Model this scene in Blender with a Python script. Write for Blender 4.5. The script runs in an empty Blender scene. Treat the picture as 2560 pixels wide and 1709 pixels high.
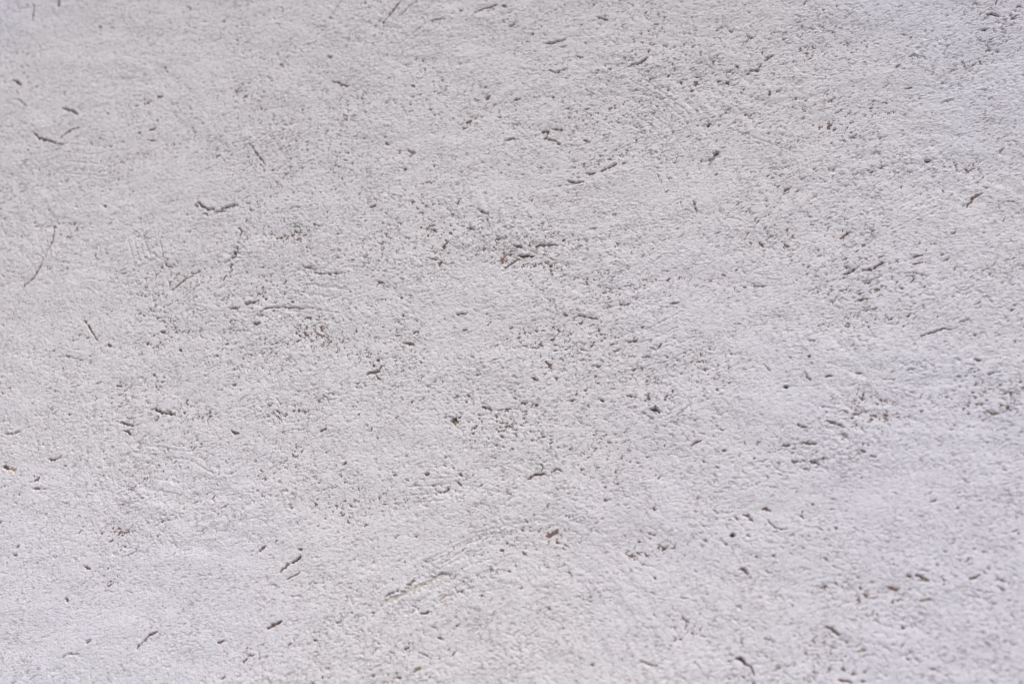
import bpy, math, random
import numpy as np
from mathutils import Vector, Matrix

random.seed(7)
rng = np.random.RandomState(11)
sc = bpy.context.scene
COL = sc.collection

# ------------------------------------------------------------------ camera
LENS, SENSOR = 28.0, 36.0
PITCH, YAW, AXIS = math.radians(20), math.radians(9), 0.66
AIM = Vector((0.0, 0.0, 1.62))
fwd = Vector((-math.sin(YAW) * math.cos(PITCH), math.cos(YAW) * math.cos(PITCH), math.sin(PITCH)))
rgt = Vector((math.cos(YAW), math.sin(YAW), 0.0))
upv = rgt.cross(fwd)
cam_d = bpy.data.cameras.new('camera')
cam = bpy.data.objects.new('camera', cam_d)
COL.objects.link(cam)
sc.camera = cam
CAM = AIM - fwd * AXIS
cam.matrix_world = Matrix(((rgt.x, upv.x, -fwd.x, CAM.x), (rgt.y, upv.y, -fwd.y, CAM.y),
                           (rgt.z, upv.z, -fwd.z, CAM.z), (0, 0, 0, 1)))
cam_d.lens, cam_d.sensor_width = LENS, SENSOR
cam_d.clip_start, cam_d.clip_end = 0.02, 500
cam_d.dof.use_dof = True
cam_d.dof.focus_distance = 0.665
cam_d.dof.aperture_fstop = 2.7

# ------------------------------------------------------------------ daylight
SUN_EL, SUN_AZ = math.radians(56), math.radians(24)     # azimuth measured from the wall's normal towards the right
w = bpy.data.worlds.new('World'); sc.world = w; w.use_nodes = True
nt = w.node_tree; nt.nodes.clear()
sky = nt.nodes.new('ShaderNodeTexSky'); sky.sky_type = 'NISHITA'; sky.sun_disc = False
sky.sun_elevation = SUN_EL
sun_dir = Vector((math.sin(SUN_AZ) * math.cos(SUN_EL), -math.cos(SUN_AZ) * math.cos(SUN_EL), math.sin(SUN_EL)))
sky.sun_rotation = math.atan2(sun_dir.x, sun_dir.y)
sky.air_density, sky.dust_density, sky.ozone_density = 1.0, 4.0, 1.0
bg = nt.nodes.new('ShaderNodeBackground'); bg.inputs[1].default_value = 0.085
wo = nt.nodes.new('ShaderNodeOutputWorld')
nt.links.new(sky.outputs[0], bg.inputs[0]); nt.links.new(bg.outputs[0], wo.inputs[0])
sd = bpy.data.lights.new('sun', 'SUN'); sd.energy = 1.25; sd.angle = math.radians(48); sd.color = (1.0, 0.955, 0.92)
so = bpy.data.objects.new('sun', sd); COL.objects.link(so)
so.rotation_euler = (-sun_dir).to_track_quat('-Z', 'Y').to_euler(); so.location = (1, -3, 5)
sc.view_settings.view_transform = 'Standard'; sc.view_settings.look = 'None'
sc.view_settings.gamma = 1.0; sc.view_settings.use_curve_mapping = False
sc.view_settings.exposure = 0.80

# ------------------------------------------------------------------ helpers
PW, PH = 2560.0, 1709.0
def low(u, v):
    """slow unevenness plus a bend shaped to brighten the foot (towards the viewer is positive), metres"""
    x, z = u - 0.0, v - 1.62
    e = 0.145 * np.clip(z, -0.6, 0.6) ** 2 + 0.06 * np.clip(x, 0, .8) ** 2  # bend added so the foot catches more light and the top less
    return e + 0.0013 * np.sin(x * 9.1 + z * 4.0 + 1.0) * np.cos(z * 8.3 - x * 3.1)
def at(px, py):
    """where a line of sight meets the wall face: metres along the wall and up it"""
    k = SENSOR / LENS / PW
    d = fwd + rgt * ((px - PW / 2) * k) - upv * ((py - PH / 2) * k)
    y = 0.0
    for _ in range(5):
        s_ = (y - CAM.y) / d.y
        u, v = CAM.x + d.x * s_, CAM.z + d.z * s_
        y = -float(low(u, v))
    return u, v
MPP = (at(1290, 860)[0] - at(1280, 860)[0]) / 10          # metres per photo pixel in the middle

def lattice(seed):
    r = np.random.RandomState(seed)
    a = r.rand(256, 256).astype(np.float32) * 2 * np.pi
    return np.cos(a), np.sin(a)
def perlin(x, y, seed):
    gx, gy = lattice(seed)
    xf, yf = np.floor(x), np.floor(y)
    fx, fy = (x - xf).astype(np.float32), (y - yf).astype(np.float32)
    xi, yi = xf.astype(np.int32) & 255, yf.astype(np.int32) & 255
    x1, y1 = (xi + 1) & 255, (yi + 1) & 255
    u = fx * fx * fx * (fx * (fx * 6 - 15) + 10); v = fy * fy * fy * (fy * (fy * 6 - 15) + 10)
    a = gx[xi, yi] * fx + gy[xi, yi] * fy
    b = gx[x1, yi] * (fx - 1) + gy[x1, yi] * fy
    c = gx[xi, y1] * fx + gy[xi, y1] * (fy - 1)
    d = gx[x1, y1] * (fx - 1) + gy[x1, y1] * (fy - 1)
    a += u * (b - a); c += u * (d - c)
    return (a + v * (c - a)) * 1.5
def sstep(a, b, x):
    t = np.clip((x - a) / (b - a), 0, 1); return t * t * (3 - 2 * t)

# patches of torn (+) and well-smoothed (-) plaster: photo x, y, radii, strength
PATCH = [(1400,320,230,70,.28),(1490,420,140,50,.30),(1310,610,130,50,.32),(2170,700,170,110,.42),(2040,1085,130,90,.45),
 (1640,1010,80,60,.32),(1850,190,300,110,.22),(1570,850,170,80,.24),(640,780,260,170,.20),(860,720,300,140,.18),(760,960,260,150,.20),
 (1110,1200,170,60,.2),(2480,985,110,90,.34),(2250,1480,160,80,.25),(1880,600,90,110,.30),(700,330,200,260,.14),(40,650,80,100,.22),
 (1320,1450,220,90,.20),(1600,180,120,60,.22),(1000,300,260,160,.14),(1250,900,240,100,.1),(1290,1060,160,60,.24),(60,980,150,150,.14),
 (2470,60,80,70,.3),(2420,330,180,160,.16),(1900,1300,200,200,.06),(2120,1680,120,60,.3),(1200,560,300,120,.12),(470,1220,200,90,.1),
 (300,1400,160,90,.12),(1000,1600,200,90,.12),(1560,660,160,80,.22),(880,540,200,80,.18),(160,1000,120,60,.1),
 (180,760,140,100,-.20),(500,470,170,80,-.14),(350,1560,360,160,-.32),(260,140,240,150,-.18),(1960,730,90,70,-.22),(1760,680,110,110,-.16),
 (1960,900,120,160,-.32),(1760,480,60,160,-.1),(2000,1500,220,120,-.14),(2050,1370,260,80,-.1),(2080,1260,200,70,-.26),(1160,830,110,60,-.14),(1270,140,140,60,-.20),(980,1320,200,80,-.12),(1500,1580,300,120,-.2),
 (2300,470,160,140,-.14),(2380,1220,180,120,-.12),(600,1450,200,100,-.2),(1340,480,150,50,-.16),(1020,480,110,50,-.1),(1180,345,110,40,-.2),
 (120,1500,200,200,-.12),(2200,1600,200,80,-.1),(1500,1350,260,120,-.12),(500,1000,130,70,-.14),(2300,200,160,90,-.08)]
PATCHM = []
for (px, py, rx, ry, st) in PATCH:
    cu, cv = at(px, py)
    a0, b0 = at(px + rx, py); a1, b1 = at(px, py - ry)
    PATCHM.append((cu, cv, abs(a0 - cu), abs(b1 - cv), st * (1.35 if st < 0 else .6 if px > 1850 else .74)))

# drift of the trowel strokes: photo x, y, angle in degrees
DRIFT = [(200,200,-6),(1200,150,12),(2000,200,28),(2500,300,14),(150,800,8),(700,800,-12),(1300,800,8),(1900,650,22),(2450,750,18),
 (300,1300,18),(900,1200,10),(1500,1100,2),(2050,1150,-16),(2500,1100,-10),(400,1650,14),(1100,1550,18),(1750,1500,-32),(2400,1550,-22)]
DM = [(at(a, b), math.radians(c)) for a, b, c in DRIFT]

ARCS = [(*at(250, 420), .085, .05, 301), (*at(1150, -250), .14, .06, 305), (*at(1500, 420), .10, .05, 309), (*at(1250, 1750), .11, .05, 313), (*at(2300, 700), .10, .05, 317), (*at(560, 980), .10, .05, 321), (*at(1950, 60), .08, .04, 325)]
def torn(u, v, cell):
    """fine relief of the plaster in metres; cell = local mesh spacing, used to leave out what the mesh cannot carry"""
    n = u.size
    den = np.full(n, 1e-6, np.float32); th = np.zeros(n, np.float32)
    for (cu, cv), a in DM:
        k = 1 / (((u - cu) ** 2 + (v - cv) ** 2) / .0064 + .15) ** 1.5
        den += k; th += k * a
    th = th / den + 0.28 * perlin(u / .11, v / .11, 3)
    wx = u + .0022 * perlin(u / .016, v / .016, 21); wy = v + .0022 * perlin(u / .016, v / .016, 22)
    A = np.radians(np.array([-40, -20, 0, 20, 40, 60]))
    num = np.zeros(n, np.float32); w2 = np.zeros(n, np.float32); mid = np.zeros(n, np.float32)
    for i, a in enumerate(A):
        wt = np.clip(1 - np.abs(th - a) / math.radians(22), 0, 1).astype(np.float32)
        m = wt > 0
        if not m.any(): continue
        ca, sa = math.cos(a), math.sin(a)
        X = wx[m] * ca + wy[m] * sa; Y = -wx[m] * sa + wy[m] * ca
        f = .38 * perlin(X / .0070, Y / .0036, 31 + i) + .66 * perlin(X / .0037, Y / .0019, 41 + i) + .54 * perlin(X / .0024, Y / .0014, 51 + i)
        g = perlin(X / .024, Y / .010, 61 + i)
        num[m] += wt[m] * f; mid[m] += wt[m] * g; w2[m] += wt[m] ** 2
    w2 = np.sqrt(np.maximum(w2, .3))
    f = num / w2; g = mid / w2
    # thin crevices between crumbs: short stretches of the zero line of a drifting noise
    num2 = np.zeros(n, np.float32)
    for i, a in enumerate(A):
        wt = np.clip(1 - np.abs(th - a) / math.radians(22), 0, 1).astype(np.float32)
        m = wt > 0
        if not m.any(): continue
        ca, sa = math.cos(a), math.sin(a)
        X = wx[m] * ca + wy[m] * sa; Y = -wx[m] * sa + wy[m] * ca
        e = perlin(X / .0054, Y / .0024, 131 + i) + .45 * perlin(X / .0027, Y / .0016, 141 + i)
        gate = perlin(X / .0046, Y / .0036, 151 + i) + .5 * perlin(X / .0200, Y / .0120, 161 + i)
        num2[m] = np.maximum(num2[m], wt[m] * np.exp(-(e / .095) ** 2) * sstep(-.16, .28, gate))
    fine = perlin(wx / .0030, wy / .0024, 71)
    fine2 = perlin(wx / .0055, wy / .0045, 72)
    rough = np.zeros(n, np.float32)
    for cu, cv, ru, rv, st in PATCHM:
        rough += st * np.exp(-((u - cu) / ru) ** 2 - ((v - cv) / rv) ** 2)
    big = perlin(u / .09, v / .06, 81) * .5 + perlin(u / .035, v / .022, 82) * .45
    lvl = -.665 + .70 * rough + .22 * big + .20 * g
    cut = np.maximum(0, lvl - f)                             # where the skim tore away
    pit = -.0024 * np.tanh(cut * 2.2)
    act = np.clip(.60 + .85 * rough + .40 * big, .25, 1.15)
    crumb = act * (.00015 * f + .00013 * fine + .00018 * fine2)
    pit = pit - .0021 * num2 * act
    # lips dragged up next to the tears
    lip = .00007 * np.exp(-((f - lvl - .10) / .10) ** 2) * act
    soft = .0007 * perlin(u / .05, v / .035, 91) + .00035 * perlin(wx / .02, wy / .013, 92)
    # broad arcs left by the trowel
    for cx, cz, r0, rw, sd_ in ARCS:
        rr = np.hypot(u - cx, v - cz); an = np.arctan2(v - cz, u - cx)
        wn = np.exp(-((rr - r0) / rw) ** 2)
        soft = soft + wn * (.00036 * perlin(rr / .0085, an * 3.2, sd_) + .00022 * perlin(rr / .0042, an * 6, sd_ + 1))
    fade = np.clip(.0022 / np.maximum(cell, 1e-6) - .6, 0, 1)
    return (pit + crumb + lip) * fade + soft * np.clip(.03 / cell - .6, 0, 1)

# ------------------------------------------------------------------ gouges, scratches and pits, read off the photograph
# (points in photo pixels, width in pixels, depth factor, material of what shows in the bottom)
M = []
def g(pts, wd, dp=1.0, mat=None, name=None, label=None): M.append((pts, wd, dp, mat, name, label))
g([(82,11),(84,25),(79,52)],6,.7); g([(147,-8),(144,12),(142,28)],10,.9,'m'); g([(32,202),(40,203),(51,211)],9,.9,'m'); g([(40,228),(46,232)],6,.6)
g([(45,250),(64,264)],6,.6); g([(155,271),(165,272),(178,277),(192,285)],8,.9,'m'); g([(246,67),(251,68)],7,1); g([(279,69),(283,69)],6,.8)
g([(96,112),(96,130),(104,150)],4,.5); g([(82,329),(95,344),(116,350),(138,358),(157,361)],7,1.0,'m','scratch','curved scratch ending in a fading tail'); g([(151,345),(165,332),(180,323),(197,319)],5,.8)
g([(77,382),(72,393)],5,.7); g([(51,415),(66,402)],5,.8); g([(412,168),(414,171)],7,1); g([(416,178),(418,180)],6,1); g([(392,241),(405,243)],8,1)
g([(692,136),(694,132)],8,1.2,'m'); g([(822,143),(829,145)],10,1.1,'m'); g([(607,245),(620,238)],7,.9); g([(620,359),(628,362),(640,382),(650,395),(661,409)],6,.9)
g([(829,202),(840,205),(853,211),(874,214)],7,1,'m')
g([(492,505),(498,510),(510,518),(521,522),(533,523)],9,1.15,'m','gouge','shallow curved gouge with crumbled brown edges'); g([(536,529),(548,527),(560,529)],6,1,'m')
g([(553,523),(562,519),(573,516),(584,514),(593,512)],9,.9,'m'); g([(490,512),(492,515)],8,1.6,'d'); g([(506,534),(513,535),(520,540)],6,1,'m'); g([(466,536),(468,536)],6,1.3)
g([(597,569),(600,575),(604,582),(597,588)],6,1); g([(594,604),(595,610)],6,1); g([(592,618),(591,623)],8,1.3,'d'); g([(592,628),(586,631),(582,635)],9,1.3,'d')
g([(587,640),(580,643)],12,1.1,'m','pit','round pit in a line of smaller pits'); g([(575,647),(570,652)],7,1); g([(558,656),(566,657)],5,.8); g([(578,660),(574,668)],7,1.2,'d'); g([(580,675),(572,682)],7,1); g([(566,688),(561,695),(557,702)],6,1)
g([(783,560),(787,561)],8,1.1); g([(133,567),(139,567)],8,1); g([(90,493),(92,494)],6,.9); g([(260,514),(265,516)],8,1); g([(581,358),(584,359)],7,1); g([(557,400),(560,401)],6,.9)
g([(681,425),(684,426)],7,1); g([(692,252),(695,250)],7,1); g([(344,334),(350,332)],8,1); g([(391,302),(395,302)],7,1); g([(372,325),(390,321)],6,.7); g([(366,350),(385,351)],6,.7); g([(267,285),(271,286)],6,.8)
g([(1008,-4),(980,30),(957,56)],7,.8,None); g([(1052,-4),(1020,20),(995,42)],5,.7); g([(937,40),(907,65)],4,.5); g([(853,3),(830,38)],5,.7); g([(825,45),(828,49)],7,.8)
g([(1187,31),(1215,20),(1243,13)],6,.9); g([(1256,14),(1266,17)],7,1.1); g([(1075,55),(1088,49),(1111,48)],6,.9); g([(1148,28),(1156,26)],6,1); g([(1274,67),(1282,62),(1288,55)],8,.9,'m')
g([(1331,84),(1335,84)],8,1.2); g([(1362,109),(1385,107),(1413,100)],8,1,'m'); g([(1493,43),(1500,45),(1518,50)],7,1); g([(1372,177),(1387,182),(1400,178),(1417,171)],8,.9,'m')
g([(1571,167),(1580,162),(1595,161),(1612,148),(1619,143)],9,1,'m'); g([(1400,118),(1418,115)],7,.6); g([(1437,138),(1455,143)],6,.7); g([(1626,198),(1638,196)],9,.9); g([(1029,214),(1034,218)],9,1); g([(969,196),(977,195)],7,1)
g([(1215,249),(1225,238)],9,1,'m'); g([(1285,251),(1300,247)],7,.9); g([(1165,306),(1177,303)],8,1.1); g([(1355,331),(1370,330),(1363,345)],9,1,'m'); g([(1360,347),(1385,352),(1400,361)],8,.9,'m'); g([(1380,322),(1408,327)],8,.7)
g([(1262,352),(1282,347),(1293,349)],7,.9); g([(1021,377),(1032,383),(1026,392)],11,.8,'o'); g([(1009,427),(1017,424)],8,1); g([(964,357),(968,362)],7,1.1); g([(1460,350),(1475,356)],8,.8)
g([(1418,451),(1438,459),(1458,453)],8,1,'m'); g([(1464,433),(1489,434)],9,.9,'m'); g([(1500,428),(1515,422),(1541,411)],8,1.1,'m'); g([(1558,408),(1563,406)],9,1); g([(1199,527),(1208,532),(1218,534)],7,1); g([(1146,503),(1143,511)],8,1)
g([(1028,504),(1035,505)],7,1); g([(925,518),(938,514)],8,.9); g([(1646,30),(1648,46)],5,1); g([(1638,60),(1646,62)],6,.8); g([(1672,443),(1674,447)],6,1)
g([(2019,2),(2008,12)],7,1); g([(2066,45),(2070,46)],8,1); g([(2468,36),(2482,36),(2494,40)],11,.8,'m'); g([(2493,2),(2490,12)],9,.8); g([(2455,77),(2472,72)],10,.7); g([(2528,47),(2542,45)],9,.8); g([(2540,18),(2556,14)],10,.6)
g([(2273,141),(2285,138),(2302,147)],7,.8); g([(2241,168),(2247,162)],10,1,'m'); g([(1750,131),(1752,142)],6,.9); g([(1784,155),(1785,160)],8,1.3); g([(1840,166),(1846,168)],8,1)
g([(1864,188),(1877,178),(1895,176),(1903,161)],9,1.1,'m','gouge','stepped gouge rising to the right'); g([(1911,152),(1933,139)],8,1,'m'); g([(1815,205),(1822,210)],10,1,'m'); g([(1924,230),(1923,240)],9,1.1); g([(1988,245),(1993,248)],7,1)
g([(1828,270),(1812,283),(1792,303),(1766,336)],6,.6); g([(1773,309),(1772,315)],8,1.4,'d'); g([(1796,381),(1787,388)],14,1.3,'d','pit','deep dark brown pit with a second pit below it'); g([(1785,394),(1777,402)],13,1.0,'o'); g([(1772,408),(1775,412)],7,1.1)
g([(2264,222),(2280,219)],8,.8); g([(2352,264),(2360,255),(2385,248)],7,.7); g([(2312,402),(2330,403)],10,1.2,'d','pit','dark oval pit in smooth plaster'); g([(2459,467),(2472,470)],8,.8); g([(2455,484),(2440,490),(2430,500),(2419,516)],11,.9,'m'); g([(2474,492),(2478,498)],7,.7)
g([(1734,505),(1738,512)],7,1); g([(1738,520),(1740,526)],8,1.1); g([(1960,476),(1976,470)],9,.9); g([(2122,345),(2140,339)],8,.8); g([(1926,535),(1902,546),(1884,569)],6,.9); g([(1852,336),(1868,331)],8,.7); g([(1806,378),(1812,362)],5,.5)
g([(135,570),(131,600),(112,640),(98,668),(83,694),(55,719)],6,.8,'m','scratch','long curved scratch hooking down to the left'); g([(358,586),(365,612),(375,639),(387,633)],5,.7); g([(400,603),(407,640),(414,662),(430,669),(452,665)],5,.7)
g([(501,675),(480,688),(458,701),(429,726)],5,.8); g([(487,721),(470,735),(436,773)],4,.6); g([(613,759),(625,757),(645,753)],8,1.1,'m'); g([(575,773),(599,767)],7,.8); g([(648,781),(660,772),(680,769),(709,768),(762,772)],7,.7)
g([(633,808),(648,808)],9,1,'m'); g([(400,830),(416,828)],8,1,'m'); g([(366,859),(372,860)],8,1); g([(448,874),(455,875)],7,1); g([(726,756),(735,755)],7,1); g([(204,800),(212,804),(220,816),(243,851)],6,.8); g([(270,863),(277,864)],8,1)
g([(145,892),(166,890),(186,896),(208,899)],5,.7); g([(382,937),(388,939)],9,1,'m'); g([(290,964),(302,965)],7,.9); g([(379,1023),(395,1026),(405,1030),(415,1034),(433,1038)],10,1.05,'m','gouge','ragged short gouge beside a small hooked nick'); g([(388,1051),(396,1043)],8,.9); g([(416,1025),(420,1032)],7,.9)
g([(522,1041),(527,1040)],8,1); g([(522,1031),(524,1033)],7,.9); g([(300,1055),(308,1058),(332,1064)],7,.9); g([(310,1077),(318,1081),(328,1087)],7,.9); g([(577,1075),(588,1082),(597,1082)],7,.9); g([(800,1078),(813,1073)],10,.8); g([(690,1027),(697,1030)],8,1)
g([(755,666),(770,669),(792,674)],6,.8); g([(785,682),(812,685),(853,684)],7,.7); g([(12,1084),(30,1084),(45,1079)],7,.9,'o'); g([(460,1005),(470,1012)],5,.6)
g([(1297,638),(1311,640),(1334,641)],8,1.15,'d'); g([(1298,647),(1282,657),(1262,669)],7,.9,'m'); g([(1285,613),(1304,619)],9,.9,'m'); g([(1275,627),(1293,627)],6,1); g([(1340,616),(1365,613),(1394,612)],9,.8,'m'); g([(1168,571),(1184,573)],8,1.1,'m'); g([(1124,582),(1129,584)],8,1)
g([(1096,664),(1102,655)],9,.7); g([(943,703),(960,708)],7,.9); g([(1143,786),(1154,783),(1167,786)],9,.9,'m'); g([(1156,827),(1168,824)],8,1); g([(1008,857),(1019,861),(1032,860)],8,.9,'m'); g([(1033,833),(1045,829)],7,.8); g([(885,834),(892,824)],6,.9)
g([(917,935),(926,931),(938,930),(946,927),(952,916)],9,1,'m','gouge','small winged gouge in the middle left'); g([(940,940),(948,948)],8,1); g([(932,913),(935,914)],7,1); g([(941,899),(947,902)],7,.9)
g([(1138,1049),(1134,1059)],16,1.35,'v','pit','deep olive pit with a pale grain at its edge'); g([(1141,1047),(1149,1043),(1156,1038)],6,1,'d')
g([(1203,1008),(1213,1010)],6,1); g([(1206,1017),(1214,1021),(1222,1022),(1228,1026)],9,1.1,'m','gouge','dark nick at the start of a fine crack'); g([(1228,1025),(1253,1025),(1275,1022),(1301,1022)],5,.8); g([(1303,1007),(1311,1011),(1319,1006)],7,.9)
g([(1338,1012),(1343,1013)],8,1.1); g([(1179,1070),(1186,1070),(1192,1064)],6,1); g([(1266,1064),(1279,1065)],7,1.1); g([(1251,1089),(1257,1090)],8,1); g([(1245,1079),(1260,1078)],5,.9); g([(1277,1121),(1284,1123)],7,1)
g([(1363,903),(1370,911),(1378,922)],7,1); g([(1329,944),(1345,950)],8,.9); g([(1391,944),(1390,953)],6,1); g([(1434,795),(1449,788),(1470,793),(1490,796),(1502,803)],6,.9); g([(1408,785),(1418,788)],6,1); g([(1674,760),(1699,756)],7,.9)
g([(1570,856),(1592,849)],7,.9); g([(1644,870),(1654,861)],8,1); g([(1533,878),(1551,874)],7,.9); g([(1572,890),(1585,892)],7,.9); g([(1607,893),(1623,893)],8,1); g([(1377,849),(1384,850)],8,1); g([(1490,914),(1500,915)],7,.9)
g([(1611,1002),(1620,997),(1621,982)],9,1,'m'); g([(1626,1022),(1636,1025),(1648,1029)],12,1.2,'d','pit','dark ragged pit at the foot of a short vertical nick'); g([(1605,1030),(1612,1034)],8,1); g([(1619,1038),(1624,1046),(1634,1048)],6,1); g([(1566,989),(1590,993)],7,.8); g([(1427,1001),(1432,1003)],8,1); g([(1500,999),(1511,1001)],7,1)
g([(1860,718),(1866,717)],8,1.1); g([(1885,716),(1898,715),(1912,713)],7,1,'m'); g([(2108,686),(2125,680),(2143,671)],9,1,'m'); g([(2158,675),(2179,675),(2195,665),(2212,657)],11,1,'m','gouge','long slanting gouge among torn plaster'); g([(2282,642),(2306,638)],9,.9,'m'); g([(2283,660),(2305,655)],8,.9)
g([(1899,607),(1908,616)],11,.9,'m'); g([(1962,611),(1972,618)],9,.8); g([(1862,600),(1870,582)],7,.8); g([(2101,596),(2127,578)],7,.9); g([(1856,676),(1864,684)],9,.7); g([(2282,681),(2300,685),(2318,690)],8,.8,None); g([(2277,688),(2283,689)],9,1); g([(2144,750),(2168,746)],10,1,'m')
g([(2185,724),(2202,722)],9,.9); g([(2165,777),(2192,770)],8,.9); g([(2100,727),(2108,728)],8,1); g([(2075,724),(2080,726)],8,1); g([(2304,840),(2335,829),(2358,820),(2380,823)],9,.9,'m','scratch','pale wavering scratch on the right'); g([(2398,806),(2422,799)],8,.8); g([(2466,738),(2482,762)],8,.7); g([(2395,728),(2420,722)],7,.7)
g([(1908,907),(1925,929)],6,1); g([(1962,966),(1971,968)],12,1.2,'d','pit','dark pit with a thin tail'); g([(1972,966),(1988,963)],5,.9); g([(2012,929),(2018,942),(2026,951)],8,1,'m'); g([(2020,891),(2026,892)],10,1.1,'m'); g([(2024,851),(2036,854)],9,.9); g([(2027,908),(2032,910)],8,.9)
g([(2122,928),(2140,932),(2158,934)],7,.8); g([(2063,942),(2080,939)],9,.9); g([(2064,1051),(2084,1058),(2110,1066)],10,1,'m'); g([(1996,1062),(2012,1068)],11,.9,'m'); g([(2008,1105),(2024,1108),(2042,1109)],11,1,'m'); g([(1955,1113),(1975,1113)],9,.9); g([(2102,1085),(2116,1088)],9,.9); g([(2154,1126),(2163,1131)],11,1.1,'m')
g([(2468,1026),(2480,1032),(2496,1035)],10,.9,'m'); g([(2434,897),(2452,902)],9,.9); g([(2514,1018),(2528,1025)],11,.8); g([(2470,935),(2500,928)],10,.6); g([(2510,980),(2545,985)],9,.7); g([(2440,1010),(2470,1008)],9,.7); g([(1728,1114),(1740,1106),(1753,1101)],8,.9,'m'); g([(1807,1126),(1816,1126)],9,.9); g([(2110,1026),(2120,1030)],8,.9); g([(2045,1014),(2095,1022)],6,.7)
g([(2226,934),(2235,928)],9,.7); g([(2270,925),(2285,923)],9,.7); g([(2165,968),(2180,972)],7,.7); g([(2260,985),(2272,990)],8,.7)
g([(7,1166),(18,1169)],12,1.1,'m','gouge','short brown gouge at the frame edge'); g([(22,1171),(41,1177)],8,1,'r'); g([(86,1201),(98,1194)],8,.9); g([(120,1147),(135,1149),(150,1143)],7,.8); g([(82,1222),(100,1222)],8,.6); g([(384,1317),(396,1309),(408,1301),(424,1299)],5,.8); g([(343,1368),(334,1381),(318,1388),(300,1392)],5,.9); g([(367,1340),(363,1350)],4,.8)
g([(210,1416),(218,1418),(225,1423)],9,1,'m'); g([(164,1496),(168,1502)],10,1.1,'m','pit','lone pit in smooth pale plaster'); g([(251,1335),(258,1328)],8,.7); g([(296,1335),(300,1326)],8,.8); g([(272,1354),(283,1350)],7,.8); g([(186,1395),(190,1402)],6,.7); g([(38,1370),(46,1364)],9,.6); g([(34,1386),(41,1387)],8,.8)
g([(643,1381),(655,1372),(663,1364)],9,.9,'m'); g([(686,1360),(692,1350)],7,.8); g([(746,1374),(752,1371)],11,1.1,'m'); g([(752,1368),(762,1350)],4,.6); g([(700,1430),(712,1418),(722,1410)],9,.9,'m'); g([(729,1405),(741,1399),(751,1392)],11,1.1,'d','gouge','dark broken gouge slanting up to the right'); g([(716,1447),(732,1440),(748,1431)],7,.8); g([(728,1489),(745,1490)],6,.8); g([(670,1462),(684,1462),(696,1468)],6,.8)
g([(341,1621),(345,1614)],9,1.1,'m'); g([(351,1609),(362,1598),(372,1588),(390,1576)],8,1.05,'m','gouge','narrow slanting gouge alone in smooth plaster'); g([(215,1608),(224,1600)],9,.8); g([(155,1645),(163,1636),(175,1636),(198,1635)],7,.8); g([(668,1571),(682,1562),(701,1553)],11,.95,'m'); g([(543,1606),(558,1602)],8,.9); g([(607,1656),(616,1648)],9,.8); g([(617,1639),(631,1637)],7,.9); g([(784,1601),(791,1599)],10,1,'m')
g([(662,1622),(667,1618)],8,1); g([(552,1697),(562,1690)],8,.9); g([(570,1477),(581,1471),(592,1467)],6,.8); g([(450,1445),(467,1442)],5,.6); g([(410,1665),(424,1668)],7,.6); g([(520,1436),(527,1437)],6,.7); g([(42,1706),(50,1692),(75,1690)],5,.3)
g([(1318,1197),(1330,1190),(1342,1186),(1366,1187)],8,.95,'m'); g([(1352,1161),(1357,1166),(1353,1178)],8,1.1); g([(1378,1180),(1391,1173),(1405,1178)],7,.9,'m'); g([(1060,1184),(1073,1184)],9,.9); g([(1088,1222),(1094,1229),(1108,1233),(1120,1223)],6,1.1); g([(1120,1219),(1122,1223)],8,1); g([(1145,1205),(1153,1209)],10,.7)
g([(1266,1233),(1277,1235)],7,1); g([(1366,1268),(1373,1259)],8,1); g([(1333,1286),(1337,1287)],7,1); g([(1414,1291),(1423,1291)],7,1); g([(1634,1270),(1638,1277)],8,1); g([(1645,1196),(1655,1190)],7,.8); g([(1510,1248),(1520,1249)],7,.8); g([(1148,1186),(1154,1187)],8,1); g([(855,1163),(866,1156)],7,1.1); g([(983,1188),(988,1187)],7,.9)
g([(1307,1382),(1318,1387)],9,.9); g([(1249,1375),(1258,1377)],8,.9); g([(930,1374),(940,1366),(943,1345)],5,.7); g([(1100,1410),(1122,1399),(1134,1390),(1148,1380)],6,.8); g([(1076,1418),(1100,1405),(1130,1385)],4,.5); g([(1072,1408),(1100,1424)],5,.6); g([(985,1345),(998,1337)],7,.7)
g([(958,1510),(975,1500),(1000,1489),(1016,1482)],16,.55,'c','gouge','long scraped gouge, cream in its lower half'); g([(1018,1482),(1040,1472),(1062,1462)],19,.55,'c','gouge','wide cream middle of the long scraped gouge'); g([(1062,1460),(1082,1450),(1104,1440),(1120,1436)],10,.6,'c','gouge','narrow upper end of the long scraped gouge')
g([(954,1515),(959,1508)],9,1.0,'m'); g([(962,1493),(970,1486),(984,1481)],7,1.2,'m'); g([(990,1478),(997,1474)],8,1.3,'m'); g([(1003,1479),(1014,1478)],8,1.3,'m'); g([(1016,1461),(1026,1460),(1032,1449)],8,1.2,'m'); g([(1040,1464),(1052,1460),(1064,1455)],7,1,'m'); g([(1072,1448),(1080,1439)],6,1); g([(1083,1443),(1093,1441),(1105,1433),(1120,1433),(1124,1437)],8,1.2,'m')
g([(1142,1481),(1154,1479),(1158,1475)],7,1.1,'m'); g([(1168,1472),(1182,1467)],7,.8); g([(1100,1500),(1108,1491),(1120,1487)],7,.8,'r'); g([(878,1498),(881,1510)],7,.9,'r'); g([(864,1489),(868,1492)],8,.9); g([(1050,1532),(1062,1534),(1072,1529)],8,1); g([(1010,1512),(998,1526),(983,1545)],4,.6); g([(1074,1573),(1085,1567),(1094,1577)],6,.8); g([(1095,1594),(1104,1597)],7,.8)
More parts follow.
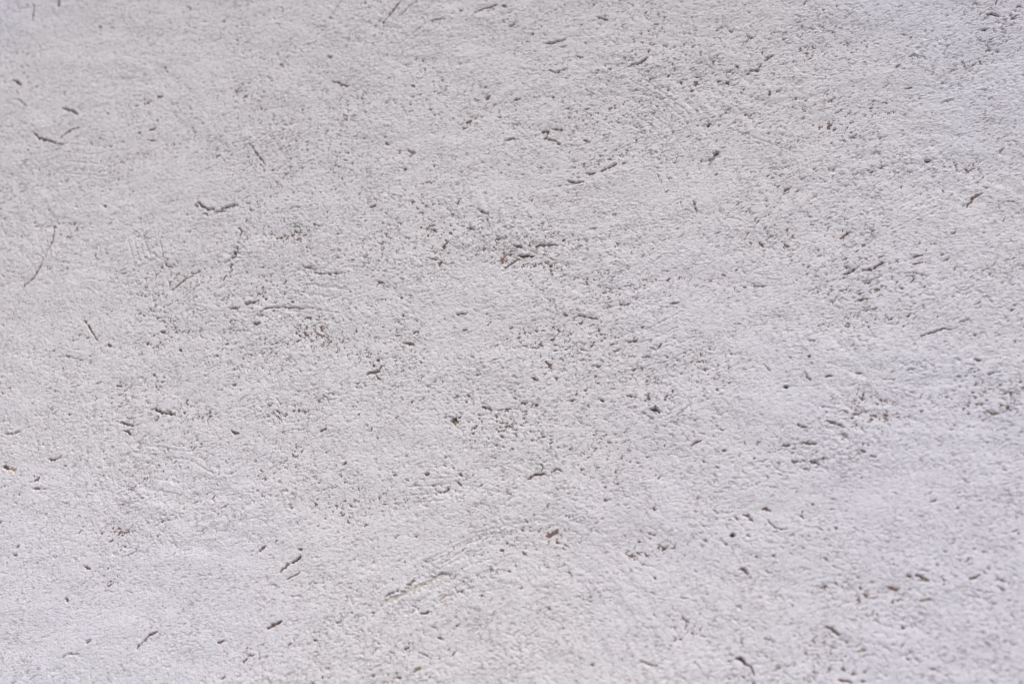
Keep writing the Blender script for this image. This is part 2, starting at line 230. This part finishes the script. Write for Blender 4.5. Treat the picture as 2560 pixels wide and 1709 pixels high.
g([(1634,1443),(1640,1447)],9,.9); g([(1603,1410),(1609,1412)],8,.8); g([(1476,1661),(1483,1664)],9,1,'m'); g([(1602,1652),(1622,1660),(1643,1664)],8,.8); g([(1618,1668),(1640,1662)],6,.7); g([(1032,1680),(1040,1673),(1045,1668)],11,.9,'v'); g([(1048,1632),(1062,1637),(1075,1644)],6,.8); g([(992,1693),(1001,1695)],9,.9); g([(1368,1517),(1378,1527)],8,.8); g([(1466,1500),(1478,1503)],9,.7); g([(1010,1622),(1022,1618)],8,.9); g([(1094,1592),(1106,1597)],7,.8); g([(1140,1564),(1152,1559)],7,.8); g([(1185,1580),(1196,1572)],6,.7)
g([(1980,1153),(2000,1154)],9,1.1,'m'); g([(2008,1150),(2016,1156)],10,1); g([(2026,1153),(2046,1161)],10,1.1,'m'); g([(2010,1171),(2022,1176)],9,.9); g([(2055,1147),(2062,1145)],9,1); g([(2176,1140),(2190,1142)],9,1); g([(1968,1180),(1984,1184)],6,.7); g([(1938,1170),(1955,1180)],6,.7)
g([(1907,1272),(1918,1272),(1925,1279)],10,1.1,'m'); g([(1859,1286),(1870,1292),(1884,1303)],10,1.1,'m','gouge','short stubby gouge slanting down to the right'); g([(1920,1299),(1928,1310),(1940,1319),(1955,1323),(1968,1323)],7,1.1,'m','gouge','thin hooked gouge below a short nick'); g([(1975,1341),(1986,1337)],7,.8); g([(1829,1338),(1837,1338)],14,1.2,'d','pit','round dark pit on smooth plaster'); g([(1930,1388),(1937,1390)],9,1,'m')
g([(1755,1348),(1770,1356)],8,.9); g([(1800,1350),(1818,1362)],8,.7); g([(1865,1336),(1875,1342)],7,.9); g([(1846,1424),(1856,1418),(1862,1428),(1868,1435)],13,1.05,'m','pit','ragged three-armed pit'); g([(1847,1402),(1850,1412)],5,.6); g([(1916,1427),(1922,1434)],8,.7); g([(2060,1395),(2068,1397)],9,.9); g([(2087,1318),(2093,1321)],10,.9); g([(2006,1279),(2004,1288),(2010,1297)],9,.9); g([(2030,1260),(2036,1262)],9,1); g([(2080,1246),(2090,1249)],8,.9)
g([(2050,1322),(2056,1326)],8,.8); g([(2270,1438),(2285,1443)],12,1,'m'); g([(2290,1437),(2304,1442),(2320,1451)],13,1,'m','gouge','broad blurred gouge near the lower right corner'); g([(2296,1450),(2312,1452)],10,.9,'o'); g([(2424,1447),(2440,1441),(2450,1435)],13,.6); g([(2218,1466),(2242,1472)],13,.6); g([(2300,1503),(2312,1499),(2328,1498)],11,.7,'o'); g([(2495,1465),(2510,1475)],14,.5); g([(2250,1497),(2262,1501)],9,.8)
g([(2067,1567),(2080,1573),(2090,1580),(2099,1589)],11,1.1,'m','gouge','short deep gouge slanting down to the right, alone in smooth plaster'); g([(1842,1646),(1852,1648),(1860,1655)],14,1.2,'d','gouge','dark head of a hooked gouge'); g([(1862,1657),(1874,1664),(1880,1672),(1884,1688)],9,.9,'m'); g([(1840,1514),(1856,1522)],9,.8); g([(1912,1596),(1938,1604)],8,.8); g([(2255,1569),(2261,1569)],9,.9); g([(2140,1627),(2162,1624)],11,.7,'o')
g([(2098,1700),(2128,1706)],12,.8,'m'); g([(2152,1703),(2162,1704)],11,.9,'m'); g([(2130,1683),(2140,1688)],9,.8); g([(1736,1652),(1752,1674)],8,.7); g([(1752,1588),(1764,1591)],7,.9); g([(1815,1692),(1832,1698)],9,.8); g([(1855,1690),(1860,1693)],9,.9); g([(1765,1640),(1785,1650)],7,.6); g([(2408,1198),(2424,1208)],9,.7); g([(2296,1289),(2308,1292)],9,.7); g([(2360,1377),(2370,1381)],9,.7); g([(2320,1236),(2330,1230)],9,.6)
g([(1990,1580),(2000,1588)],7,.6); g([(1825,1540),(1850,1562)],6,.5); g([(1900,1630),(1925,1650)],6,.6); g([(1870,1560),(1890,1580)],6,.5)

# ------------------------------------------------------------------ the plaster coat: one sheet of real relief
NX, NY = 1290, 880
MG = 60
c00, c10, c01, c11 = at(-MG, PH + MG * .7), at(PW + MG, PH + MG * .7), at(-MG, -115), at(PW + MG, -115)
s = np.linspace(0, 1, NX)[None, :]; t = np.linspace(0, 1, NY)[:, None]
# rows drawn a little closer together higher up, where the wall is farther from the eye's height
tt = t
U = (1-s)*(1-tt)*c00[0] + s*(1-tt)*c10[0] + (1-s)*tt*c01[0] + s*tt*c11[0]
V = (1-s)*(1-tt)*c00[1] + s*(1-tt)*c10[1] + (1-s)*tt*c01[1] + s*tt*c11[1]
def inverse(u, v):
    a = b = .5
    for _ in range(6):
        fu = (1-a)*(1-b)*c00[0] + a*(1-b)*c10[0] + (1-a)*b*c01[0] + a*b*c11[0] - u
        fv = (1-a)*(1-b)*c00[1] + a*(1-b)*c10[1] + (1-a)*b*c01[1] + a*b*c11[1] - v
        ua = (1-b)*(c10[0]-c00[0]) + b*(c11[0]-c01[0]); ub = (1-a)*(c01[0]-c00[0]) + a*(c11[0]-c10[0])
        va = (1-b)*(c10[1]-c00[1]) + b*(c11[1]-c01[1]); vb = (1-a)*(c01[1]-c00[1]) + a*(c11[1]-c10[1])
        det = ua*vb - ub*va
        a -= (fu*vb - ub*fv) / det; b -= (ua*fv - fu*va) / det
    return a, b
cell0 = (c10[0] - c00[0]) / NX
H = torn(U.ravel(), V.ravel(), np.full(U.size, cell0, np.float32)).reshape(U.shape)

jag = perlin(U.ravel() / .0032, V.ravel() / .0026, 101).reshape(U.shape) + .6 * perlin(U.ravel() / .0016, V.ravel() / .0015, 102).reshape(U.shape)
def carve(P, wd, depth, j=.35, lip=.0001):
    """cut a ragged groove of width wd along points P (wall metres)"""
    ab = [inverse(*p) for p in P]
    px_ = wd * 1.6 / (c11[0] - c01[0]) + 2 / NX; py_ = wd * 1.6 / (c01[1] - c00[1]) + 2 / NY
    i0 = int(max(0, (min(a for a, b in ab) - px_ * 1.4) * NX)); i1 = int(min(NX, (max(a for a, b in ab) + px_ * 1.4) * NX + 2))
    j0 = int(max(0, (min(b for a, b in ab) - py_ * 1.4) * NY)); j1 = int(min(NY, (max(b for a, b in ab) + py_ * 1.4) * NY + 2))
    if i1 <= i0 or j1 <= j0: return
    u = U[j0:j1, i0:i1]; v = V[j0:j1, i0:i1]
    best = np.full(u.shape, 1e9); L = max(1e-6, sum(math.dist(P[k], P[k+1]) for k in range(len(P)-1))); run = 0
    for k in range(len(P)-1):
        (x0, y0), (x1, y1) = P[k], P[k+1]; dx, dy = x1-x0, y1-y0; l2 = dx*dx + dy*dy + 1e-12
        q = np.clip(((u-x0)*dx + (v-y0)*dy) / l2, 0, 1)
        d = np.hypot(u - x0 - q*dx, v - y0 - q*dy)
        f = (run + q * math.sqrt(l2)) / L
        hw = wd * .5 * (.62 + .38 * np.sin(np.pi * np.clip(f, .04, .96))) * (1 + .25 * np.sin(f * 9 + x0 * 900))
        best = np.minimum(best, d / hw); run += math.sqrt(l2)
    e = best + j * jag[j0:j1, i0:i1]
    k = 1 - sstep(.45, 1.15, e)
    rim = np.exp(-((e - 1.35) / .28) ** 2) * lip
    H[j0:j1, i0:i1] = H[j0:j1, i0:i1] * (1 - .6 * k) - depth * k + rim * (.4 + .6 * jag[j0:j1, i0:i1])

def ragged(P, wd):
    Q = [P[0]]
    for a, b in zip(P[:-1], P[1:]):
        k = max(1, int(math.dist(a, b) / (wd * .9)))
        for i in range(1, k + 1):
            Q.append((a[0] + (b[0]-a[0])*i/k + rng.randn()*wd*.16, a[1] + (b[1]-a[1])*i/k + rng.randn()*wd*.16))
    return Q
METRE = []
for pts, wd, dp, mat, name, label in M:
    P = [at(*p) for p in pts]
    loc = (at(pts[0][0] + 10, pts[0][1])[0] - P[0][0]) / 10
    wdm = wd * loc * ((1.08 if len(pts) < 3 else .9) if mat in ('d', 'v') else .80)
    if pts[0][0] > 1850 or pts[0][1] > 1330: wdm *= .9; dp *= .9
    depth = min(.0030, .00055 + .55 * wdm) * dp
    METRE.append((P, wdm, depth, mat, name, label))
    if mat == 'c': carve(ragged(P, wdm * .6), wdm, .0013, .8, .0002)
    else: carve(ragged(P, wdm), wdm, depth * 1.1, .62)
# countless smaller nicks along the trowel's drift
for k in range(2600):
    px, py = rng.rand() * (PW + 160) - 80, rng.rand() * (PH + 120) - 60
    u, v = at(px, py)
    r_ = sum(st * math.exp(-((u-cu)/ru)**2 - ((v-cv)/rv)**2) for cu, cv, ru, rv, st in PATCHM)
    if rng.rand() > .42 + 1.5 * r_: continue
    den = th = 0
    for (cu, cv), a in DM:
        q = 1 / (((u-cu)**2 + (v-cv)**2) / .0064 + .15) ** 1.5; den += q; th += q * a
    th = th / den + rng.randn() * .38
    ln = (.0008 + .0026 * rng.rand() ** 2.2) ; wd = .0009 + .0005 * rng.rand() ** 2
    bend = rng.randn() * .35
    P = [(u, v), (u + ln * math.cos(th), v + ln * math.sin(th)), (u + 2*ln*math.cos(th+bend), v + 2*ln*math.sin(th+bend))]
    carve(P, wd, .0006 + .0009 * rng.rand(), .75, .00004)
# long faint trowel scratches
for k in range(8):
    px, py = rng.rand() * PW, rng.rand() * PH
    u, v = at(px, py)
    a = rng.choice([.5, .9, 1.4, -.7, .2]) + rng.randn() * .25; ln = .006 + .012 * rng.rand(); b = rng.randn() * .12
    P = [(u, v)]
    for q in range(4): P.append((P[-1][0] + ln * math.cos(a), P[-1][1] + ln * math.sin(a))); a += b
    carve(P, .0012, .0003 + .0003 * rng.rand(), .5, .0001)

SWEEPS = [([(470,560),(440,640),(380,720),(300,790)],7,17),([(340,560),(360,640),(420,680),(520,660)],4,20),([(1080,-20),(1010,40),(930,100),(860,180)],8,16),
 ([(1500,200),(1590,250),(1680,320),(1740,420)],9,17),([(1740,180),(1720,300),(1700,430),(1720,560)],6,18),([(1060,1440),(1180,1380),(1320,1350),(1460,1360)],8,18),
 ([(120,560),(140,640),(110,720),(60,800)],6,18),([(60,340),(150,390),(260,400),(380,370)],5,18),
 ([(560,420),(640,380),(760,300),(840,220)],7,18),([(1500,900),(1650,860),(1800,780),(1900,680)],6,20),([(2100,560),(2220,520),(2350,450),(2460,360)],7,20),
 ([(620,760),(720,740),(860,760),(960,830)],6,18),([(880,1260),(1000,1210),(1150,1200),(1280,1230)],5,20),
 ([(1180,640),(1250,560),(1360,500),(1500,480)],7,18),([(200,1180),(330,1150),(470,1170),(590,1240)],6,20),([(640,60),(640,160),(600,260),(530,340)],5,20)]
for pts, nl, gap in SWEEPS:
    for q in range(nl):
        o = (q - nl / 2) * gap + rng.randn() * 4
        nx_, ny_ = pts[-1][1] - pts[0][1], pts[0][0] - pts[-1][0]; l_ = math.hypot(nx_, ny_)
        L_ = []
        for i in range(len(pts) - 1):
            for f_ in np.linspace(0, 1, 7)[:-1]:
                L_.append((pts[i][0] + (pts[i+1][0]-pts[i][0])*f_ + nx_/l_*o, pts[i][1] + (pts[i+1][1]-pts[i][1])*f_ + ny_/l_*o))
        a_ = rng.randint(0, len(L_) // 2); b_ = a_ + rng.randint(5, len(L_) // 2 + 4)
        P = [at(*p) for p in L_[a_:b_]]
        if len(P) > 2: carve(P, .0012 + .0008 * rng.rand(), .00022 + .00028 * rng.rand(), .8, .00008)
        for i in range(len(L_) - 1):
            if rng.rand() < .55:
                (xa, ya), (xb, yb) = at(*L_[i]), at(*L_[i+1]); f0 = rng.rand() * .7; f1 = f0 + .08 + .22 * rng.rand() ** 2; e_ = rng.randn(2) * .0008
                carve([(xa+(xb-xa)*f0+e_[0], ya+(yb-ya)*f0+e_[1]), (xa+(xb-xa)*f1+e_[1], ya+(yb-ya)*f1+e_[0])], .0008 + .0005*rng.rand(), .0006 + .0008*rng.rand(), .75, .00003)

# outer rings carry the same sheet on to the wall's ends, coarser and coarser
X0, X1, Z0, Z1 = -2.6, 2.9, 0.0, 2.95
idx = np.arange(NX * NY).reshape(NY, NX)
loop = np.concatenate([idx[0, :-1], idx[:-1, -1], idx[-1, :0:-1], idx[:0:-1, 0]])
pu, pv = U.ravel()[loop], V.ravel()[loop]
cu_, cv_ = U.mean(), V.mean()
def to_rect(u, v):
    # each border point runs out to the matching point on the wall's outline
    du, dv = u - cu_, v - cv_
    lims = []
    with np.errstate(divide='ignore', invalid='ignore'):
        k1 = np.where(du > 0, (X1 - cu_) / du, np.where(du < 0, (X0 - cu_) / du, 1e9))
        k2 = np.where(dv > 0, (Z1 - cv_) / dv, np.where(dv < 0, (Z0 - cv_) / dv, 1e9))
    k = np.minimum(k1, k2)
    return cu_ + du * k, cv_ + dv * k
ou, ov = to_rect(pu, pv)
NR = 44; gr = 1.125
steps = (gr ** np.arange(1, NR + 1) - 1) / (gr ** NR - 1)
ru = pu[None] + (ou - pu)[None] * steps[:, None]; rv = pv[None] + (ov - pv)[None] * steps[:, None]
rad = np.hypot(ou - pu, ov - pv)[None] * np.gradient(steps)[:, None]
HR = torn(ru.ravel(), rv.ravel(), np.maximum(rad, cell0).ravel().astype(np.float32)).reshape(ru.shape)
uu = np.concatenate([U.ravel(), ru.ravel(), ou]); vv = np.concatenate([V.ravel(), rv.ravel(), ov])
yy = -(low(uu, vv) + np.concatenate([H.ravel(), HR.ravel(), np.zeros(len(ou))]))
yy[-len(ou):] = .03
NV = len(uu)
co = np.empty((NV, 3), np.float32); co[:, 0] = uu; co[:, 1] = yy; co[:, 2] = vv
q0 = np.stack([idx[:-1, :-1], idx[:-1, 1:], idx[1:, 1:], idx[1:, :-1]], -1).reshape(-1, 4)
NL = len(loop); fl = [q0]; prev = loop
for r in range(NR + 1):
    cur = NX * NY + r * NL + np.arange(NL)
    # loop runs anticlockwise as seen from the front
    fl.append(np.stack([cur, np.roll(cur, -1), np.roll(prev, -1), prev], -1)); prev = cur
F = np.concatenate(fl).astype(np.int32)

def raw_mesh(name, co, F, smooth=True):
    me = bpy.data.meshes.new(name)
    me.vertices.add(len(co)); me.vertices.foreach_set('co', np.ascontiguousarray(co, np.float32).ravel())
    me.loops.add(F.size); me.loops.foreach_set('vertex_index', np.ascontiguousarray(F, np.int32).ravel())
    me.polygons.add(len(F)); me.polygons.foreach_set('loop_start', np.arange(0, F.size, 4, dtype=np.int32))
    me.polygons.foreach_set('loop_total', np.full(len(F), 4, np.int32))
    me.polygons.foreach_set('use_smooth', np.full(len(F), smooth, bool))
    me.update(calc_edges=True)
    return me

# ------------------------------------------------------------------ materials
CORNER_CAST = [(*at(100, 1700), .22), (*at(2620, 1300), .33), (*at(2620, 60), .22), (*at(0, 20), .12)]  # corner spots where the cool colour cast is painted in, with reach
def material(name, c1, c2, scale=180, rough=.9, bump=.0002, fine=900, tint=None, crisp=0):
    m = bpy.data.materials.new(name); m.use_nodes = True
    n, l = m.node_tree.nodes, m.node_tree.links
    b = n['Principled BSDF']; b.inputs['Roughness'].default_value = rough
    b.inputs['Specular IOR Level'].default_value = .25
    geo = n.new('ShaderNodeNewGeometry')
    no = n.new('ShaderNodeTexNoise'); no.inputs['Scale'].default_value = scale; no.inputs['Detail'].default_value = 4; no.inputs['Roughness'].default_value = .6
    l.new(geo.outputs['Position'], no.inputs['Vector'])
    r = n.new('ShaderNodeValToRGB'); r.color_ramp.elements[0].position = .3; r.color_ramp.elements[1].position = .7
    r.color_ramp.elements[0].color = (*c1, 1); r.color_ramp.elements[1].color = (*c2, 1)
    l.new(no.outputs['Fac'], r.inputs['Fac'])
    out = r.outputs['Color']
    if tint:
        n3 = n.new('ShaderNodeTexNoise'); n3.inputs['Scale'].default_value = 9; n3.inputs['Detail'].default_value = 5
        l.new(geo.outputs['Position'], n3.inputs['Vector'])
        r3 = n.new('ShaderNodeValToRGB'); r3.color_ramp.elements[0].position = .35; r3.color_ramp.elements[1].position = .65
        r3.color_ramp.elements[0].color = (*tint[0], 1); r3.color_ramp.elements[1].color = (*tint[1], 1)
        l.new(n3.outputs['Fac'], r3.inputs['Fac'])
        mx = n.new('ShaderNodeMix'); mx.data_type = 'RGBA'; mx.blend_type = 'MULTIPLY'; mx.inputs[0].default_value = 1
        l.new(out, mx.inputs[6]); l.new(r3.outputs['Color'], mx.inputs[7]); out = mx.outputs[2]
    if crisp:
        # cool lilac lens cast of the frame corners, painted into the plaster in blotches
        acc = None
        for (cx, cz, rr) in CORNER_CAST:
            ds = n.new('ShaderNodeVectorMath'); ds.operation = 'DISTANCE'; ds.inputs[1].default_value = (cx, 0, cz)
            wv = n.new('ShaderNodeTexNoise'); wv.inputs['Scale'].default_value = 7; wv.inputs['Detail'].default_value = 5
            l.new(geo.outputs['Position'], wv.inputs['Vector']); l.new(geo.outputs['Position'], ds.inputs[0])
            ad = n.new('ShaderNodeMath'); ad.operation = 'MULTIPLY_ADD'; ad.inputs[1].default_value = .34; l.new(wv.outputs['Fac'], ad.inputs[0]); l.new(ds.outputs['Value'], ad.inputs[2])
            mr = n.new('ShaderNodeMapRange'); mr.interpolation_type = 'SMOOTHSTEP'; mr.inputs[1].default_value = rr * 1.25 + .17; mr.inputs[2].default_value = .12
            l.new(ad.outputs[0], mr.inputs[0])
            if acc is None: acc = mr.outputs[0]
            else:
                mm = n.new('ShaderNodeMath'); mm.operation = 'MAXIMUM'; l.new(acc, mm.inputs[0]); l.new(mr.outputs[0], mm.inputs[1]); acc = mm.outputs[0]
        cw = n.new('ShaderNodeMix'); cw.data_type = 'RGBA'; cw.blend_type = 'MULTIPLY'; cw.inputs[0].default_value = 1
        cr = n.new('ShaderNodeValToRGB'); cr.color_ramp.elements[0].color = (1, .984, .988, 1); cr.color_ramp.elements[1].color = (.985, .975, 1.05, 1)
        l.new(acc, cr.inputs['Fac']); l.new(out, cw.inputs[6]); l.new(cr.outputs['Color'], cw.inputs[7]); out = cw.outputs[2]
        # pinholes and dirt flecks
        pm = n.new('ShaderNodeMapping'); pm.inputs['Scale'].default_value = (330, 330, 720); l.new(geo.outputs['Position'], pm.inputs['Vector'])
        pn = n.new('ShaderNodeTexNoise'); pn.inputs['Scale'].default_value = 1; pn.inputs['Detail'].default_value = 2; pn.inputs['Distortion'].default_value = .8; l.new(pm.outputs['Vector'], pn.inputs['Vector'])
        pg = n.new('ShaderNodeTexNoise'); pg.inputs['Scale'].default_value = 26; pg.inputs['Detail'].default_value = 3; l.new(geo.outputs['Position'], pg.inputs['Vector'])
        pa = n.new('ShaderNodeMath'); pa.operation = 'MULTIPLY_ADD'; pa.inputs[1].default_value = .22; l.new(pg.outputs['Fac'], pa.inputs[0]); l.new(pn.outputs['Fac'], pa.inputs[2])
        pr = n.new('ShaderNodeMapRange'); pr.inputs[1].default_value = .70; pr.inputs[2].default_value = .77; l.new(pa.outputs[0], pr.inputs[0])
        pk = n.new('ShaderNodeMath'); pk.operation = 'MULTIPLY'; pk.inputs[1].default_value = .6; l.new(pr.outputs[0], pk.inputs[0])
        px_ = n.new('ShaderNodeMix'); px_.data_type = 'RGBA'; l.new(pk.outputs[0], px_.inputs[0]); l.new(out, px_.inputs[6]); px_.inputs[7].default_value = (.20, .145, .135, 1); out = px_.outputs[2]
    l.new(out, b.inputs['Base Color'])
    n2 = n.new('ShaderNodeTexNoise'); n2.inputs['Scale'].default_value = fine; n2.inputs['Detail'].default_value = 5; n2.inputs['Roughness'].default_value = .65
    l.new(geo.outputs['Position'], n2.inputs['Vector'])
    bp = n.new('ShaderNodeBump'); bp.inputs['Strength'].default_value = 1; bp.inputs['Distance'].default_value = bump
    l.new(n2.outputs['Fac'], bp.inputs['Height']); l.new(bp.outputs['Normal'], b.inputs['Normal'])
    if crisp:
        mp = n.new('ShaderNodeMapping'); mp.inputs['Scale'].default_value = (260, 260, 560)
        l.new(geo.outputs['Position'], mp.inputs['Vector'])
        n4 = n.new('ShaderNodeTexNoise'); n4.inputs['Scale'].default_value = 1; n4.inputs['Detail'].default_value = 3; n4.inputs['Distortion'].default_value = .6
        l.new(mp.outputs['Vector'], n4.inputs['Vector'])
        r4 = n.new('ShaderNodeMapRange'); r4.interpolation_type = 'SMOOTHSTEP'; r4.inputs[1].default_value = .36; r4.inputs[2].default_value = .52
        l.new(n4.outputs['Fac'], r4.inputs[0])
        b2 = n.new('ShaderNodeBump'); b2.inputs['Strength'].default_value = 1; b2.inputs['Distance'].default_value = crisp
        l.new(r4.outputs[0], b2.inputs['Height']); l.new(bp.outputs['Normal'], b2.inputs['Normal']); l.new(b2.outputs['Normal'], b.inputs['Normal'])
    return m
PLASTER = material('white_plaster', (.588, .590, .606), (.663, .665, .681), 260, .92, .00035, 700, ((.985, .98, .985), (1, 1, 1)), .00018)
MORTAR = material('brown_mortar', (.09, .055, .045), (.27, .19, .165), 420, .95, .0006, 900)
DARK = material('dark_mortar', (.045, .034, .028), (.14, .11, .09), 420, .95, .0006, 900)
OLIVE = material('olive_grit', (.10, .085, .05), (.42, .36, .24), 700, .9, .0006, 900)
OCHRE = material('ochre_mortar', (.22, .18, .14), (.40, .35, .29), 420, .95, .0006, 900)
RUST = material('rusty_mortar', (.38, .24, .16), (.55, .40, .30), 420, .95, .0006, 900)
CREAM = material('cream_plaster', (.50, .45, .40), (.70, .67, .64), 420, .9, .0006, 700)
MATS = {'m': MORTAR, 'd': DARK, 'v': OLIVE, 'o': OCHRE, 'r': RUST, 'c': CREAM}
PAVE = material('grey_pavement', (.16, .155, .15), (.24, .235, .225), 14, .9, .002, 160)

# ------------------------------------------------------------------ the wall
wall = bpy.data.objects.new('plaster_wall', None); COL.objects.link(wall)
wall.location = (0, 0, 0)
wall['label'] = 'rough white plastered wall with torn patches, brown pits, gouges and trowel scratches'
wall['category'] = 'wall'
wall['kind'] = 'thing'
def child(name, me, mat, label=None):
    o = bpy.data.objects.new(name, me); COL.objects.link(o); o.parent = wall
    if mat: me.materials.append(mat)
    if label: o['label'] = label
    return o
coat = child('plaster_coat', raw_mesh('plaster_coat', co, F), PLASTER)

# the rough mortar under the skim, seen wherever a tear goes right through
UD = .0010
def spaced(lo, a, b, hi, n, m):
    """n even steps over a..b (the part in view), m growing steps on to each end"""
    q = (1.18 ** np.arange(m + 1) - 1) / (1.18 ** m - 1)
    return np.concatenate([(a - (a - lo) * q)[:0:-1], np.linspace(a, b, n), (b + (hi - b) * q)[1:]])
ax0, ax1 = min(c00[0], c01[0]), max(c10[0], c11[0]); az0, az1 = min(c00[1], c10[1]), max(c01[1], c11[1])
GX, GZ = np.meshgrid(spaced(X0 + .01, ax0, ax1, X1 - .01, 520, 26), spaced(Z0 + .01, az0, az1, Z1 - .01, 350, 26))
UH = UD + .00038 * perlin(GX.ravel() / .0052, GZ.ravel() / .0045, 201).reshape(GX.shape)
for P, wdm, depth, mat, name, label in METRE:
    if not mat: continue
    for (xa, ya), (xb, yb) in zip(P[:-1], P[1:]):
        for q in np.linspace(0, 1, 1 + max(1, int(math.hypot(xb-xa, yb-ya) / .004))):
            cx, cz = xa + (xb-xa)*q, ya + (yb-ya)*q; r = wdm * 1.1 + .0022
            ia, ib = np.searchsorted(GX[0], [cx - r, cx + r]); ja, jb = np.searchsorted(GZ[:, 0], [cz - r, cz + r])
            if ib > ia and jb > ja:
                d = np.hypot(GX[ja:jb, ia:ib] - cx, GZ[ja:jb, ia:ib] - cz)
                UH[ja:jb, ia:ib] = np.where(d < r, np.maximum(UH[ja:jb, ia:ib], depth * 1.05 + .0004), UH[ja:jb, ia:ib])
GY = -(low(GX, GZ)) + UH
i2 = np.arange(GX.size).reshape(GX.shape)
child('mortar_undercoat', raw_mesh('mortar_undercoat', np.stack([GX.ravel(), GY.ravel(), GZ.ravel()], -1),
      np.stack([i2[:-1, :-1], i2[:-1, 1:], i2[1:, 1:], i2[1:, :-1]], -1).reshape(-1, 4)), MORTAR)

# masonry body behind
def box(name, x0, x1, y0, y1, z0, z1):
    v = np.array([(x, y, z) for x in (x0, x1) for y in (y0, y1) for z in (z0, z1)], np.float32)
    f = np.array([(0, 1, 3, 2), (4, 6, 7, 5), (0, 4, 5, 1), (2, 3, 7, 6), (0, 2, 6, 4), (1, 5, 7, 3)], np.int32)
    return raw_mesh(name, v, f, False)
child('masonry_body', box('masonry_body', X0 + .002, X1 - .002, .028, .33, Z0, Z1 - .002), OCHRE)

# what lies in the bottom of each larger gouge and pit
def bed(P, wd, dep):
    Q = [P[0]]
    for a, b in zip(P[:-1], P[1:]):
        k = max(1, int(math.dist(a, b) / .0014))
        Q += [(a[0] + (b[0]-a[0]) * i / k, a[1] + (b[1]-a[1]) * i / k) for i in range(1, k + 1)]
    d0 = (Q[1][0]-Q[0][0], Q[1][1]-Q[0][1]); l = math.hypot(*d0) + 1e-9
    Q.insert(0, (Q[0][0] - d0[0]/l*wd*.45, Q[0][1] - d0[1]/l*wd*.45))
    d1 = (Q[-1][0]-Q[-2][0], Q[-1][1]-Q[-2][1]); l = math.hypot(*d1) + 1e-9
    Q.append((Q[-1][0] + d1[0]/l*wd*.45, Q[-1][1] + d1[1]/l*wd*.45))
    W = 7; v = []
    for i, p in enumerate(Q):
        a, b = Q[max(0, i-1)], Q[min(len(Q)-1, i+1)]
        dx, dy = b[0]-a[0], b[1]-a[1]; l = math.hypot(dx, dy) + 1e-9; nx, ny = -dy/l, dx/l
        for j in range(W):
            o = (j / (W-1) - .5) * wd * 1.5
            x, z = p[0] + nx*o, p[1] + ny*o
            y = -float(low(np.array(x), np.array(z))) + dep + random.uniform(-1, 1) * (.00045 if dep == .00085 else .00025)
            v.append((x, y, z))
    f = [(i*W+j, i*W+j+1, (i+1)*W+j+1, (i+1)*W+j) for i in range(len(Q)-1) for j in range(W-1)]
    me = raw_mesh('bed', np.array(v, np.float32), np.array(f, np.int32))
    return me
for P, wdm, depth, mat, name, label in METRE:
    if not mat: continue
    nm = name or ('pit' if math.dist(P[0], P[-1]) < wdm * 1.4 else 'gouge')
    dep = .00085 if mat == 'c' else max(.0008, depth * .74)
    if mat == 'd': dep = max(dep, depth * .85)
    me = bed(P, wdm, dep); me.name = nm
    child(nm, me, MATS[mat], label)

# pale grain stuck at the rim of the olive pit
gu, gv = at(1139.5, 1058)
import bmesh
bm = bmesh.new(); bmesh.ops.create_icosphere(bm, subdivisions=2, radius=.0011)
for v_ in bm.verts: v_.co *= random.uniform(.85, 1.15)
for v_ in bm.verts: v_.co += Vector((gu, -float(low(np.array(gu), np.array(gv))) + .0009, gv))
me = bpy.data.meshes.new('sand_grain'); bm.to_mesh(me); bm.free()
child('sand_grain', me, OCHRE)

# ------------------------------------------------------------------ ground in front of the wall, below the frame
v = np.array([(-60, -60, -.004), (60, -60, -.004), (60, 60, -.004), (-60, 60, -.004)], np.float32)
pv_ = raw_mesh('pavement', v, np.array([(0, 1, 2, 3)], np.int32), False); pv_.materials.append(PAVE)
po = bpy.data.objects.new('pavement', pv_); COL.objects.link(po); po['kind'] = 'structure'
